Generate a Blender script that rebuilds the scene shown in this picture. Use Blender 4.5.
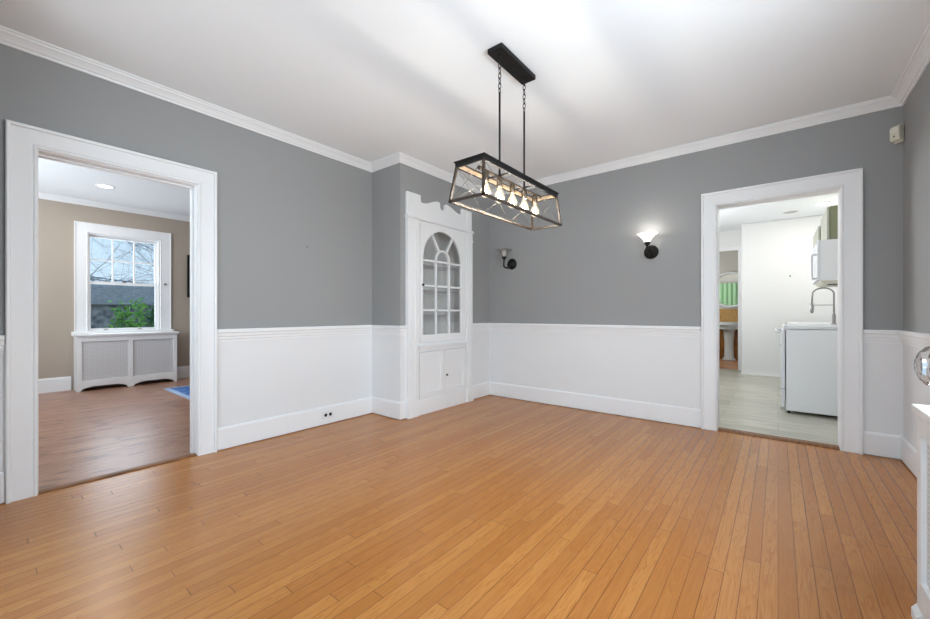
import bpy, bmesh, math, random
from mathutils import Vector, Matrix
from mathutils.geometry import tessellate_polygon
random.seed(7)
PI = math.pi
S = bpy.context.scene
C = S.collection
for _o in list(bpy.data.objects):
    bpy.data.objects.remove(_o)

# ------------------------------------------------------------------ camera
cam = bpy.data.cameras.new('camera')
cam.sensor_width = 36.0
cam.lens = 36.0 * 392.0 / 930.0
cam.shift_y = 4.0 / 930.0
cam.clip_start = 0.02
cam.clip_end = 200
camo = bpy.data.objects.new('camera', cam)
camo.location = (0, 0, 1.05)
camo.rotation_euler = (PI / 2, 0, math.atan(313.0 / 392.0))
C.objects.link(camo)
S.camera = camo

# ------------------------------------------------------------------ world, exposure, daylight and fill lights
S.view_settings.view_transform = 'Standard'
S.view_settings.look = 'None'
S.view_settings.gamma = 1.0
S.view_settings.use_curve_mapping = False
S.view_settings.exposure = 0.06

W = bpy.data.worlds.new('sky')
S.world = W
W.use_nodes = True
wn = W.node_tree
wn.nodes.clear()
_out = wn.nodes.new('ShaderNodeOutputWorld')
_bg = wn.nodes.new('ShaderNodeBackground')
_tc = wn.nodes.new('ShaderNodeTexCoord')
_sx = wn.nodes.new('ShaderNodeSeparateXYZ')
_rp = wn.nodes.new('ShaderNodeValToRGB')
_rp.color_ramp.elements[0].position = 0.0
_rp.color_ramp.elements[0].color = (0.62, 0.80, 0.95, 1)
_rp.color_ramp.elements[1].position = 0.6
_rp.color_ramp.elements[1].color = (0.42, 0.66, 0.92, 1)
wn.links.new(_tc.outputs['Generated'], _sx.inputs[0])
wn.links.new(_sx.outputs['Z'], _rp.inputs[0])
wn.links.new(_rp.outputs[0], _bg.inputs[0])
_bg.inputs[1].default_value = 1.15
wn.links.new(_bg.outputs[0], _out.inputs[0])


def area_light(name, loc, direction, sx, sy, power, col=(1, 1, 1), spread=PI):
    L = bpy.data.lights.new(name, 'AREA')
    L.shape = 'RECTANGLE'
    L.size = sx
    L.size_y = sy
    L.energy = power
    L.color = col
    L.spread = spread
    o = bpy.data.objects.new(name, L)
    o.location = loc
    o.rotation_euler = Vector(direction).to_track_quat('-Z', 'Y').to_euler()
    C.objects.link(o)
    return o


DAY = (0.81, 0.915, 1.0)
area_light('daylight_east_window', (0.86, 1.35, 1.42), (-1, 0.05, -0.22), 1.25, 1.05, 62, DAY)
area_light('fill_hall', (-1.05, -1.15, 0.70), (-0.05, 1, 0.70), 2.4, 1.1, 34, DAY)  # added fill, low and aimed upward to brighten the ceiling
area_light('fill_living', (-5.6, -1.72, 1.45), (0, 1, 1.3), 2.6, 1.5, 125, DAY)  # added fill in an unseen opening, lifts the living room and its ceiling
area_light('daylight_living_garden', (-7.78, 1.39, 1.5), (1, 0, -0.05), 0.70, 1.25, 9, DAY)
area_light('fill_kitchen', (-2.33, 6.3, 1.6), (1, -0.1, 0.9), 1.5, 1.3, 58, (0.98, 0.98, 1.0))  # added fill in an unseen opening of the left kitchen wall
area_light('fill_bathroom', (-1.93, 9.9, 1.6), (1, 0, 0), 0.8, 0.9, 14, (1.0, 0.93, 0.82))  # small added fill for the bathroom, in an unseen side opening

BULB_W = 3.1      # each chandelier bulb
SCONCE_W = 1.5    # the lit wall sconce
CAN_W = 8        # recessed ceiling light


# ------------------------------------------------------------------ materials
def srgb(r, g, b):
    def f(c):
        c /= 255.0
        return c / 12.92 if c <= 0.04045 else ((c + 0.055) / 1.055) ** 2.4
    return (f(r), f(g), f(b), 1)


def mat(name, col, rough=0.5, metal=0.0, spec=0.5, emit=None, estr=0.0, bump=None):
    m = bpy.data.materials.new(name)
    m.use_nodes = True
    nt = m.node_tree
    p = nt.nodes['Principled BSDF']
    p.inputs['Base Color'].default_value = col
    p.inputs['Roughness'].default_value = rough
    p.inputs['Metallic'].default_value = metal
    p.inputs['Specular IOR Level'].default_value = spec
    if emit:
        p.inputs['Emission Color'].default_value = emit
        p.inputs['Emission Strength'].default_value = estr
    if bump:
        sc, st = bump
        tc = nt.nodes.new('ShaderNodeTexCoord')
        n = nt.nodes.new('ShaderNodeTexNoise')
        n.inputs['Scale'].default_value = sc
        n.inputs['Detail'].default_value = 3
        b = nt.nodes.new('ShaderNodeBump')
        b.inputs['Strength'].default_value = st
        b.inputs['Distance'].default_value = 0.002
        nt.links.new(tc.outputs['Object'], n.inputs['Vector'])
        nt.links.new(n.outputs['Fac'], b.inputs['Height'])
        nt.links.new(b.outputs[0], p.inputs['Normal'])
    return m


def glass(name, tint=(1, 1, 1, 1), gloss=0.08, frost=0.0, frostcol=(1, 1, 1, 1)):
    m = bpy.data.materials.new(name)
    m.use_nodes = True
    nt = m.node_tree
    nt.nodes.clear()
    o = nt.nodes.new('ShaderNodeOutputMaterial')
    t = nt.nodes.new('ShaderNodeBsdfTransparent')
    t.inputs[0].default_value = tint
    g = nt.nodes.new('ShaderNodeBsdfGlossy')
    g.inputs['Roughness'].default_value = 0.03
    fr = nt.nodes.new('ShaderNodeLayerWeight')
    fr.inputs['Blend'].default_value = 0.25
    mul = nt.nodes.new('ShaderNodeMath')
    mul.operation = 'MULTIPLY_ADD'
    mul.inputs[1].default_value = 0.5
    mul.inputs[2].default_value = gloss
    nt.links.new(fr.outputs['Fresnel'], mul.inputs[0])
    mx = nt.nodes.new('ShaderNodeMixShader')
    nt.links.new(mul.outputs[0], mx.inputs[0])
    nt.links.new(t.outputs[0], mx.inputs[1])
    nt.links.new(g.outputs[0], mx.inputs[2])
    last = mx
    if frost > 0:
        tr = nt.nodes.new('ShaderNodeBsdfTranslucent')
        tr.inputs[0].default_value = frostcol
        df = nt.nodes.new('ShaderNodeBsdfDiffuse')
        df.inputs[0].default_value = frostcol
        m1 = nt.nodes.new('ShaderNodeMixShader')
        m1.inputs[0].default_value = 0.4
        nt.links.new(tr.outputs[0], m1.inputs[1])
        nt.links.new(df.outputs[0], m1.inputs[2])
        m2 = nt.nodes.new('ShaderNodeMixShader')
        m2.inputs[0].default_value = frost
        nt.links.new(mx.outputs[0], m2.inputs[1])
        nt.links.new(m1.outputs[0], m2.inputs[2])
        last = m2
    nt.links.new(last.outputs[0], o.inputs[0])
    return m


def wood_floor(name, base_lo, base_hi, width=0.057, length=1.0, rough=0.3, spec=0.45, seed=0.0, gapdark=0.35, patch=0.0):
    """strip boards running along +Y, one random tone and grain per board"""
    m = bpy.data.materials.new(name)
    m.use_nodes = True
    nt = m.node_tree
    N, L = nt.nodes, nt.links
    p = N['Principled BSDF']

    def math_(op, a, b=None, c=None):
        n = N.new('ShaderNodeMath')
        n.operation = op
        for i, v in enumerate((a, b, c)):
            if v is None:
                continue
            if isinstance(v, (int, float)):
                n.inputs[i].default_value = v
            else:
                L.new(v, n.inputs[i])
        return n.outputs[0]
    tc = N.new('ShaderNodeTexCoord')
    sp = N.new('ShaderNodeSeparateXYZ')
    L.new(tc.outputs['Object'], sp.inputs[0])
    X, Y = sp.outputs['X'], sp.outputs['Y']
    xs = math_('DIVIDE', X, width)
    row = math_('FLOOR', xs)
    fx = math_('FRACT', xs)
    w1 = N.new('ShaderNodeTexWhiteNoise')
    w1.noise_dimensions = '1D'
    L.new(math_('ADD', row, seed + 0.5), w1.inputs['W'])
    ln = math_('MULTIPLY_ADD', w1.outputs['Value'], 0.6 * length, 0.7 * length)
    ys = math_('ADD', math_('DIVIDE', Y, ln), math_('MULTIPLY', w1.outputs['Value'], 37.7))
    col = math_('FLOOR', ys)
    fy = math_('FRACT', ys)
    cb = N.new('ShaderNodeCombineXYZ')
    L.new(row, cb.inputs[0])
    L.new(col, cb.inputs[1])
    w2 = N.new('ShaderNodeTexWhiteNoise')
    w2.noise_dimensions = '2D'
    L.new(cb.outputs[0], w2.inputs['Vector'])
    rnd = w2.outputs['Value']
    # grain
    gv = N.new('ShaderNodeCombineXYZ')
    L.new(math_('MULTIPLY', X, 24.0), gv.inputs[0])
    L.new(math_('MULTIPLY_ADD', rnd, 50.0, math_('MULTIPLY', Y, 1.7)), gv.inputs[1])
    L.new(math_('MULTIPLY', rnd, 31.0), gv.inputs[2])
    gn = N.new('ShaderNodeTexNoise')
    gn.inputs['Scale'].default_value = 1.0
    gn.inputs['Detail'].default_value = 3
    gn.inputs['Distortion'].default_value = 0.8
    L.new(gv.outputs[0], gn.inputs['Vector'])
    rings = math_('FRACT', math_('MULTIPLY', gn.outputs['Fac'], 9.0))
    ringd = math_('MULTIPLY', math_('POWER', rings, 3.0), 0.75)
    fv = N.new('ShaderNodeCombineXYZ')
    L.new(math_('MULTIPLY', X, 420.0), fv.inputs[0])
    L.new(math_('MULTIPLY_ADD', rnd, 50.0, math_('MULTIPLY', Y, 14.0)), fv.inputs[1])
    fn = N.new('ShaderNodeTexNoise')
    fn.inputs['Scale'].default_value = 1.0
    fn.inputs['Detail'].default_value = 2
    L.new(fv.outputs[0], fn.inputs['Vector'])
    # tone
    t = math_('MULTIPLY_ADD', math_('SUBTRACT', fn.outputs['Fac'], 0.5), 0.6, math_('MULTIPLY_ADD', rnd, 0.72, 0.16))
    t = math_('SUBTRACT', t, ringd)
    rp = N.new('ShaderNodeValToRGB')
    e = rp.color_ramp.elements
    e[0].position, e[0].color = 0.0, base_lo
    e[1].position, e[1].color = 1.0, base_hi
    mid = e.new(0.5)
    mid.color = tuple(math.sqrt(a * b) for a, b in zip(base_lo[:3], base_hi[:3])) + (1,)
    L.new(t, rp.inputs[0])
    # gaps
    ex = math_('MINIMUM', fx, math_('SUBTRACT', 1.0, fx))
    gx = math_('LESS_THAN', ex, 0.020)
    ey = math_('MULTIPLY', math_('MINIMUM', fy, math_('SUBTRACT', 1.0, fy)), ln)
    gy = math_('LESS_THAN', ey, 0.0012)
    w3 = math_('GREATER_THAN', math_('FRACT', math_('MULTIPLY', w1.outputs['Value'], 91.7)), 0.25)
    g = math_('MAXIMUM', math_('MULTIPLY', gx, math_('MULTIPLY_ADD', w3, 0.5, 0.5)), gy)
    mix = N.new('ShaderNodeMixRGB')
    mix.blend_type = 'MULTIPLY'
    L.new(math_('MULTIPLY', g, 1.0), mix.inputs[0])
    L.new(rp.outputs[0], mix.inputs[1])
    mix.inputs[2].default_value = (gapdark, gapdark * 0.85, gapdark * 0.75, 1)
    last = mix.outputs[0]
    if patch:
        pn = N.new('ShaderNodeTexNoise')
        pn.inputs['Scale'].default_value = 5.0
        pn.inputs['Detail'].default_value = 4
        mp = N.new('ShaderNodeMapping')
        mp.inputs['Scale'].default_value = (3.2, 0.9, 1)
        L.new(tc.outputs['Object'], mp.inputs[0])
        L.new(mp.outputs[0], pn.inputs['Vector'])
        r2 = N.new('ShaderNodeValToRGB')
        r2.color_ramp.elements[0].position = 0.56
        r2.color_ramp.elements[1].position = 0.66
        L.new(pn.outputs['Fac'], r2.inputs[0])
        mx2 = N.new('ShaderNodeMixRGB')
        mx2.blend_type = 'MULTIPLY'
        L.new(math_('MULTIPLY', r2.outputs[0], patch), mx2.inputs[0])
        L.new(last, mx2.inputs[1])
        mx2.inputs[2].default_value = (0.45, 0.4, 0.4, 1)
        last = mx2.outputs[0]
    L.new(last, p.inputs['Base Color'])
    p.inputs['Roughness'].default_value = rough
    p.inputs['Specular IOR Level'].default_value = spec
    bp = N.new('ShaderNodeBump')
    bp.inputs['Strength'].default_value = 0.35
    bp.inputs['Distance'].default_value = 0.001
    L.new(math_('SUBTRACT', math_('MULTIPLY', rnd, 0.3), g), bp.inputs['Height'])
    L.new(bp.outputs[0], p.inputs['Normal'])
    return m


def plank_vinyl(name):
    m = bpy.data.materials.new(name)
    m.use_nodes = True
    nt = m.node_tree
    N, L = nt.nodes, nt.links
    p = N['Principled BSDF']
    tc = N.new('ShaderNodeTexCoord')
    br = N.new('ShaderNodeTexBrick')
    br.inputs['Scale'].default_value = 1.0
    br.inputs['Brick Width'].default_value = 0.9
    br.inputs['Row Height'].default_value = 0.30
    br.inputs['Mortar Size'].default_value = 0.002
    br.inputs['Bias'].default_value = 0.0
    br.inputs['Color1'].default_value = srgb(204, 199, 184)
    br.inputs['Color2'].default_value = srgb(182, 177, 163)
    br.inputs['Mortar'].default_value = srgb(140, 142, 130)
    L.new(tc.outputs['Object'], br.inputs['Vector'])
    mp = N.new('ShaderNodeMapping')
    mp.inputs['Scale'].default_value = (1.2, 5.5, 1)
    mp.inputs['Rotation'].default_value = (0, 0, 0.25)
    L.new(tc.outputs['Object'], mp.inputs[0])
    n = N.new('ShaderNodeTexNoise')
    n.inputs['Scale'].default_value = 2.2
    n.inputs['Detail'].default_value = 5
    n.inputs['Distortion'].default_value = 0.8
    L.new(mp.outputs[0], n.inputs['Vector'])
    rp = N.new('ShaderNodeValToRGB')
    rp.color_ramp.elements[0].position = 0.3
    rp.color_ramp.elements[0].color = (0.72, 0.74, 0.70, 1)
    rp.color_ramp.elements[1].position = 0.6
    rp.color_ramp.elements[1].color = (1, 1, 1, 1)
    L.new(n.outputs['Fac'], rp.inputs[0])
    mx = N.new('ShaderNodeMixRGB')
    mx.blend_type = 'MULTIPLY'
    mx.inputs[0].default_value = 1
    L.new(br.outputs['Color'], mx.inputs[1])
    L.new(rp.outputs[0], mx.inputs[2])
    L.new(mx.outputs[0], p.inputs['Base Color'])
    p.inputs['Roughness'].default_value = 0.3
    return m


def noise_mat(name, c1, c2, scale=8, rough=0.7, stretch=(1, 1, 1), lo=0.35, hi=0.65, detail=4):
    m = bpy.data.materials.new(name)
    m.use_nodes = True
    nt = m.node_tree
    N, L = nt.nodes, nt.links
    p = N['Principled BSDF']
    tc = N.new('ShaderNodeTexCoord')
    mp = N.new('ShaderNodeMapping')
    mp.inputs['Scale'].default_value = stretch
    n = N.new('ShaderNodeTexNoise')
    n.inputs['Scale'].default_value = scale
    n.inputs['Detail'].default_value = detail
    rp = N.new('ShaderNodeValToRGB')
    rp.color_ramp.elements[0].position = lo
    rp.color_ramp.elements[0].color = c1
    rp.color_ramp.elements[1].position = hi
    rp.color_ramp.elements[1].color = c2
    L.new(tc.outputs['Object'], mp.inputs[0])
    L.new(mp.outputs[0], n.inputs['Vector'])
    L.new(n.outputs['Fac'], rp.inputs[0])
    L.new(rp.outputs[0], p.inputs['Base Color'])
    p.inputs['Roughness'].default_value = rough
    return m


def mesh_grille(name, col, hole):
    """painted perforated sheet: a fine grid of dark openings"""
    m = bpy.data.materials.new(name)
    m.use_nodes = True
    nt = m.node_tree
    N, L = nt.nodes, nt.links
    p = N['Principled BSDF']
    tc = N.new('ShaderNodeTexCoord')
    sp = N.new('ShaderNodeSeparateXYZ')
    L.new(tc.outputs['Object'], sp.inputs[0])

    def edge(sock):
        a = N.new('ShaderNodeMath')
        a.operation = 'DIVIDE'
        a.inputs[1].default_value = 0.018
        L.new(sock, a.inputs[0])
        b = N.new('ShaderNodeMath')
        b.operation = 'FRACT'
        L.new(a.outputs[0], b.inputs[0])
        c = N.new('ShaderNodeMath')
        c.operation = 'GREATER_THAN'
        c.inputs[1].default_value = 0.40
        L.new(b.outputs[0], c.inputs[0])
        return c.outputs[0]
    mu = N.new('ShaderNodeMath')
    mu.operation = 'MULTIPLY'
    L.new(edge(sp.outputs['Y']), mu.inputs[0])
    L.new(edge(sp.outputs['Z']), mu.inputs[1])
    mx = N.new('ShaderNodeMixRGB')
    L.new(mu.outputs[0], mx.inputs[0])
    mx.inputs[1].default_value = col
    mx.inputs[2].default_value = hole
    L.new(mx.outputs[0], p.inputs['Base Color'])
    p.inputs['Roughness'].default_value = 0.5
    return m


M = {}
M['white'] = mat('white_trim_paint', srgb(240, 240, 240), 0.38, spec=0.4)
M['wains'] = mat('white_wainscot_paint', srgb(233, 233, 233), 0.5, spec=0.35, bump=(30, 0.08))
M['ceil'] = mat('ceiling_paint', srgb(245, 248, 250), 0.85, spec=0.2, bump=(60, 0.1))
M['grey'] = mat('grey_wall_paint', srgb(156, 156, 155), 0.55, spec=0.35, bump=(40, 0.08))
M['tan'] = mat('tan_wall_paint', srgb(178, 165, 151), 0.7, spec=0.25)
M['kwall'] = mat('kitchen_wall_paint', srgb(235, 235, 233), 0.5, spec=0.3)
M['oak'] = wood_floor('oak_strip_floor', srgb(174, 109, 48), srgb(198, 135, 69), length=1.35, rough=0.27, spec=0.5, gapdark=0.26)
M['oldwood'] = wood_floor('worn_living_floor', srgb(158, 114, 92), srgb(190, 146, 122), width=0.08, length=1.4, rough=0.30, spec=0.55, seed=11, gapdark=0.6, patch=0.9)
M['thresh'] = noise_mat('threshold_wood', srgb(104, 64, 32), srgb(146, 96, 52), 6, 0.45, (8, 1, 1))
M['vinyl'] = plank_vinyl('kitchen_marbled_vinyl')
M['black'] = mat('black_metal', srgb(24, 22, 21), 0.6, spec=0.3)
M['bronze'] = noise_mat('brown_wood_metal', srgb(44, 35, 28), srgb(70, 56, 44), 20, 0.5, (4, 1, 4))
M['lamplit_tone'] = noise_mat('lamplit_frame_inside', srgb(138, 120, 100), srgb(168, 148, 124), 14, 0.5, (6, 1, 6))  # paler than the frame: bulb light painted into its inner faces
M['brass'] = mat('worn_bronze_cap', srgb(96, 84, 70), 0.35, metal=0.7)
M['wire'] = mat('galvanised_wire', srgb(120, 116, 110), 0.5, metal=0.4)
M['bulbglass'] = glass('bulb_glass', (1, 0.97, 0.92, 1), 0.05)
_nt = M['bulbglass'].node_tree
_em = _nt.nodes.new('ShaderNodeEmission')
_em.inputs[0].default_value = (1.0, 0.86, 0.62, 1)
_em.inputs[1].default_value = 0.32
_ad = _nt.nodes.new('ShaderNodeAddShader')
_o = [n for n in _nt.nodes if n.type == 'OUTPUT_MATERIAL'][0]
_src = _o.inputs[0].links[0].from_socket
_nt.links.new(_src, _ad.inputs[0])
_nt.links.new(_em.outputs[0], _ad.inputs[1])
_nt.links.new(_ad.outputs[0], _o.inputs[0])
M['filament'] = mat('glowing_filament', (1, 0.8, 0.5, 1), 0.5, emit=(1.0, 0.80, 0.50, 1), estr=45)
M['clear'] = glass('window_glass', (1, 1, 1, 1), 0.02)
M['cabglass'] = glass('cabinet_glass', (0.97, 0.97, 0.97, 1), 0.02)
M['shade'] = glass('pressed_glass_shade', (1, 1, 1, 1), 0.08, frost=0.6)
M['shade_clear'] = glass('clear_glass_shade', (0.96, 0.96, 0.96, 1), 0.12, frost=0.05)
M['milkbulb'] = mat('unlit_bulb', srgb(235, 235, 232), 0.3, spec=0.6)
M['litbulb'] = mat('lit_bulb', (1, 1, 1, 1), 0.3, emit=(1, 0.96, 0.9, 1), estr=4)
M['niche'] = mat('cupboard_interior_paint', srgb(240, 238, 234), 0.6)
M['knobdark'] = mat('dark_nickel', srgb(70, 68, 66), 0.3, metal=0.9)
M['chrome'] = mat('polished_chrome', srgb(205, 205, 208), 0.12, metal=1.0)
M['steel'] = mat('brushed_nickel', srgb(150, 148, 145), 0.28, metal=1.0)
M['cream'] = mat('aged_cream_plastic', srgb(214, 210, 192), 0.45)
M['lens'] = mat('sensor_lens', srgb(226, 224, 212), 0.35)
M['dark'] = mat('dark_slot', srgb(30, 28, 27), 0.6)
M['plastic'] = mat('white_plastic', srgb(232, 232, 230), 0.35)
M['enamel'] = mat('white_enamel', srgb(228, 229, 232), 0.25, spec=0.5)
M['sidegrey'] = mat('appliance_side_panel', srgb(240, 240, 240), 0.35)
M['blackplastic'] = mat('black_plastic', srgb(16, 16, 18), 0.3)
M['screen'] = mat('tv_screen', srgb(8, 8, 10), 0.15)
M['olive'] = mat('olive_cabinet_paint', srgb(140, 144, 112), 0.45)
M['sage'] = mat('pale_sage_paint', srgb(186, 188, 172), 0.4)
M['counter'] = mat('white_counter', srgb(226, 226, 226), 0.3)
M['diffuser'] = mat('light_diffuser', (1, 1, 1, 1), 0.5, emit=(1, 0.97, 0.93, 1), estr=6)
M['vent'] = mat('unlit_ceiling_disc', srgb(186, 186, 184), 0.5)
M['porcelain'] = mat('porcelain', srgb(222, 226, 234), 0.15, spec=0.6)
M['ochre'] = noise_mat('ochre_wood_panel', srgb(128, 80, 28), srgb(170, 112, 44), 5, 0.45, (6, 6, 0.8))
M['rattan'] = noise_mat('woven_tan_panel', srgb(158, 116, 62), srgb(204, 164, 108), 60, 0.7, (1, 1, 1.5))
M['terracotta'] = noise_mat('bathroom_floor', srgb(176, 122, 88), srgb(196, 144, 108), 4, 0.4)
M['mirror'] = mat('mirror_silver', (0.92, 0.92, 0.92, 1), 0.02, metal=1.0)
M['curtain'] = mat('green_curtain', srgb(160, 208, 168), 0.7)
M['bathwall'] = mat('bathroom_wall', srgb(196, 194, 192), 0.6)
M['grille'] = mesh_grille('radiator_grille', srgb(222, 222, 222), srgb(192, 192, 194))
M['rug'] = noise_mat('blue_rug_pile', srgb(52, 96, 168), srgb(108, 150, 208), 14, 0.95, (1, 1, 1), 0.4, 0.62)
M['rugborder'] = noise_mat('rug_border', srgb(160, 186, 222), srgb(186, 204, 230), 30, 0.95)
M['stone'] = noise_mat('grey_block_wall', srgb(118, 120, 126), srgb(190, 190, 192), 7, 0.9)
M['slate'] = noise_mat('slate_band', srgb(158, 162, 170), srgb(188, 190, 196), 14, 0.85, (1, 1, 3))
M['leaf'] = noise_mat('leaf_green', srgb(84, 160, 60), srgb(170, 226, 110), 9, 0.6)
M['leafdark'] = noise_mat('leaf_dark', srgb(60, 116, 70), srgb(130, 184, 130), 9, 0.6)
M['bark'] = noise_mat('bark', srgb(120, 122, 130), srgb(164, 168, 178), 12, 0.9)
M['soil'] = noise_mat('garden_ground', srgb(86, 90, 66), srgb(120, 116, 92), 3, 0.95)
M['knobglass'] = mat('crystal_glass', (0.80, 0.80, 0.81, 1), 0.06)
M['knobglass'].node_tree.nodes['Principled BSDF'].inputs['Transmission Weight'].default_value = 1.0
M['hole'] = mat('nail_steel', srgb(60, 58, 56), 0.5, metal=0.6)


# ------------------------------------------------------------------ mesh helpers
class MB:
    def __init__(self):
        self.v, self.f, self.m, self.s = [], [], [], []

    def add(self, vs, fs, mi=0, smooth=False):
        b = len(self.v)
        self.v += [tuple(p) for p in vs]
        for f in fs:
            self.f.append(tuple(b + i for i in f))
            self.m.append(mi)
            self.s.append(smooth)
        return self

    def box(self, x0, x1, y0, y1, z0, z1, mi=0, fm=None):
        """fm: {'-x','+x','-y','+y','-z','+z'} -> material index"""
        vs = [(x0, y0, z0), (x1, y0, z0), (x1, y1, z0), (x0, y1, z0), (x0, y0, z1), (x1, y0, z1), (x1, y1, z1), (x0, y1, z1)]
        names = ['-z', '+z', '-y', '+x', '+y', '-x']
        fs = [(0, 3, 2, 1), (4, 5, 6, 7), (0, 1, 5, 4), (1, 2, 6, 5), (2, 3, 7, 6), (3, 0, 4, 7)]
        for n, f in zip(names, fs):
            self.add(vs, [f], (fm or {}).get(n, mi))
        return self

    def obox(self, a, b, w, h, mi=0, up=(0, 0, 1)):
        """square bar between two points"""
        a, b = Vector(a), Vector(b)
        d = (b - a).normalized()
        u = Vector(up)
        if abs(d.dot(u)) > 0.99:
            u = Vector((1, 0, 0))
        sd = d.cross(u).normalized()
        up2 = sd.cross(d).normalized()
        vs = []
        for p in (a, b):
            for i, j in ((-1, -1), (1, -1), (1, 1), (-1, 1)):
                vs.append(p + sd * (i * w / 2) + up2 * (j * h / 2))
        return self.add(vs, [(3, 2, 1, 0), (4, 5, 6, 7), (0, 1, 5, 4), (1, 2, 6, 5), (2, 3, 7, 6), (3, 0, 4, 7)], mi)

    def tube(self, pts, r, n=10, mi=0, cap=True, closed=False):
        pts = [Vector(p) for p in pts]
        k = len(pts)
        rs = r if isinstance(r, (list, tuple)) else [r] * k
        prev = None
        rings = []
        for i in range(k):
            if closed:
                t = (pts[(i + 1) % k] - pts[i - 1]).normalized()
            else:
                t = (pts[min(i + 1, k - 1)] - pts[max(i - 1, 0)]).normalized()
            if prev is None:
                u = Vector((0, 0, 1)) if abs(t.z) < 0.9 else Vector((1, 0, 0))
                s = t.cross(u).normalized()
            else:
                s = (prev - t * prev.dot(t)).normalized()
            prev = s
            q = t.cross(s)
            rings.append([pts[i] + (s * math.cos(2 * PI * j / n) + q * math.sin(2 * PI * j / n)) * rs[i] for j in range(n)])
        vs = [p for rg in rings for p in rg]
        fs = []
        for i in range(k if closed else k - 1):
            a, b = i * n, ((i + 1) % k) * n
            for j in range(n):
                fs.append((a + j, a + (j + 1) % n, b + (j + 1) % n, b + j))
        self.add(vs, fs, mi, True)
        if cap and not closed:
            self.add(rings[0], [tuple(range(n))[::-1]], mi)
            self.add(rings[-1], [tuple(range(n))], mi)
        return self

    def lathe(self, prof, origin=(0, 0, 0), axis=(0, 0, 1), n=24, mi=0, smooth=True, scal=None):
        """prof: (r, h) along the axis"""
        ax = Vector(axis).normalized()
        q = Vector((0, 0, 1)).rotation_difference(ax)
        o = Vector(origin)
        vs, fs = [], []
        for r, h in prof:
            for j in range(n):
                a = 2 * PI * j / n
                rr = r
                if scal:
                    rr = r * scal(j, n, h)
                vs.append(o + q @ Vector((rr * math.cos(a), rr * math.sin(a), h)))
        for i in range(len(prof) - 1):
            for j in range(n):
                a, b = i * n, (i + 1) * n
                fs.append((a + j, a + (j + 1) % n, b + (j + 1) % n, b + j))
        self.add(vs, fs, mi, smooth)
        if prof[0][0] > 1e-5:
            self.add(vs[:n], [tuple(range(n))[::-1]], mi)
        if prof[-1][0] > 1e-5:
            self.add(vs[-n:], [tuple(range(n))], mi)
        return self

    def prism(self, loops, fmap, d0, d1, mi=0, m1=None, m0=None):
        """2D loops (outer, holes...) extruded between depths d0 and d1; fmap(a,b,d)->xyz"""
        flat = [p for lp in loops for p in lp]
        tris = tessellate_polygon([[Vector((a, b, 0)) for a, b in lp] for lp in loops])
        self.add([fmap(a, b, d1) for a, b in flat], [tuple(t) for t in tris], mi if m1 is None else m1)
        self.add([fmap(a, b, d0) for a, b in flat], [tuple(t)[::-1] for t in tris], mi if m0 is None else m0)
        for lp in loops:
            n = len(lp)
            vs = [fmap(a, b, d0) for a, b in lp] + [fmap(a, b, d1) for a, b in lp]
            self.add(vs, [(i, (i + 1) % n, n + (i + 1) % n, n + i) for i in range(n)], mi)
        return self

    def sweep(self, path, prof, fmap, mi=0, closed=False):
        """path in 2D, prof (inset along right-hand normal, depth); mitred. fmap(a,b,depth)->xyz"""
        P = [Vector((a, b)) for a, b in path]
        k = len(P)
        rings = []
        for i in range(k):
            def nrm(p, q):
                d = (q - p).normalized()
                return Vector((d.y, -d.x))
            ns = []
            if closed or i > 0:
                ns.append(nrm(P[i - 1], P[i]))
            if closed or i < k - 1:
                ns.append(nrm(P[i], P[(i + 1) % k]))
            if len(ns) == 2:
                mvec = (ns[0] + ns[1])
                mvec = mvec / (mvec.dot(ns[0]))
            else:
                mvec = ns[0]
            rings.append([fmap(P[i].x + mvec.x * o, P[i].y + mvec.y * o, d) for o, d in prof])
        n = len(prof)
        vs = [p for r in rings for p in r]
        fs = []
        for i in range(k if closed else k - 1):
            a, b = i * n, ((i + 1) % k) * n
            for j in range(n):
                fs.append((a + j, a + (j + 1) % n, b + (j + 1) % n, b + j))
        self.add(vs, fs, mi)
        if not closed:
            for rg in (rings[0], rings[-1]):
                tr = tessellate_polygon([[Vector((o, d, 0)) for o, d in prof]])
                self.add(rg, [tuple(t) for t in tr], mi)
        return self

    def build(self, name, mats, parent=None, bevel=0.0):
        me = bpy.data.meshes.new(name)
        off = Vector((0, 0, 0))
        if parent is not None and parent.name in ORG:
            off = ORG[parent.name]
        me.from_pydata([Vector(p) - off for p in self.v], [], self.f)
        if not isinstance(mats, (list, tuple)):
            mats = [mats]
        for mm in mats:
            me.materials.append(mm)
        for i, p in enumerate(me.polygons):
            p.material_index = self.m[i]
            p.use_smooth = self.s[i]
        bm = bmesh.new()
        bm.from_mesh(me)
        bmesh.ops.remove_doubles(bm, verts=bm.verts, dist=1e-5)
        bmesh.ops.recalc_face_normals(bm, faces=bm.faces)
        bm.to_mesh(me)
        bm.free()
        o = bpy.data.objects.new(name, me)
        C.objects.link(o)
        if parent is not None:
            o.parent = parent
            ORG[o.name] = off
        if bevel:
            b = o.modifiers.new('bevel', 'BEVEL')
            b.width = bevel
            b.segments = 2
            b.limit_method = 'ANGLE'
        return o


ORG = {}


def thing(name, loc, label, cat, group=None):
    o = bpy.data.objects.new(name, None)
    C.objects.link(o)
    o.location = loc
    o.empty_display_size = 0.1
    ORG[o.name] = Vector(loc)
    return tag(o, label, cat, group)


def tag(o, label, cat, group=None):
    o['label'] = label
    o['category'] = cat
    if group:
        o['group'] = group
    return o


def struct(o):
    o['kind'] = 'structure'
    return o


def XY(a, b, d):
    return (a, b, d)


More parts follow.
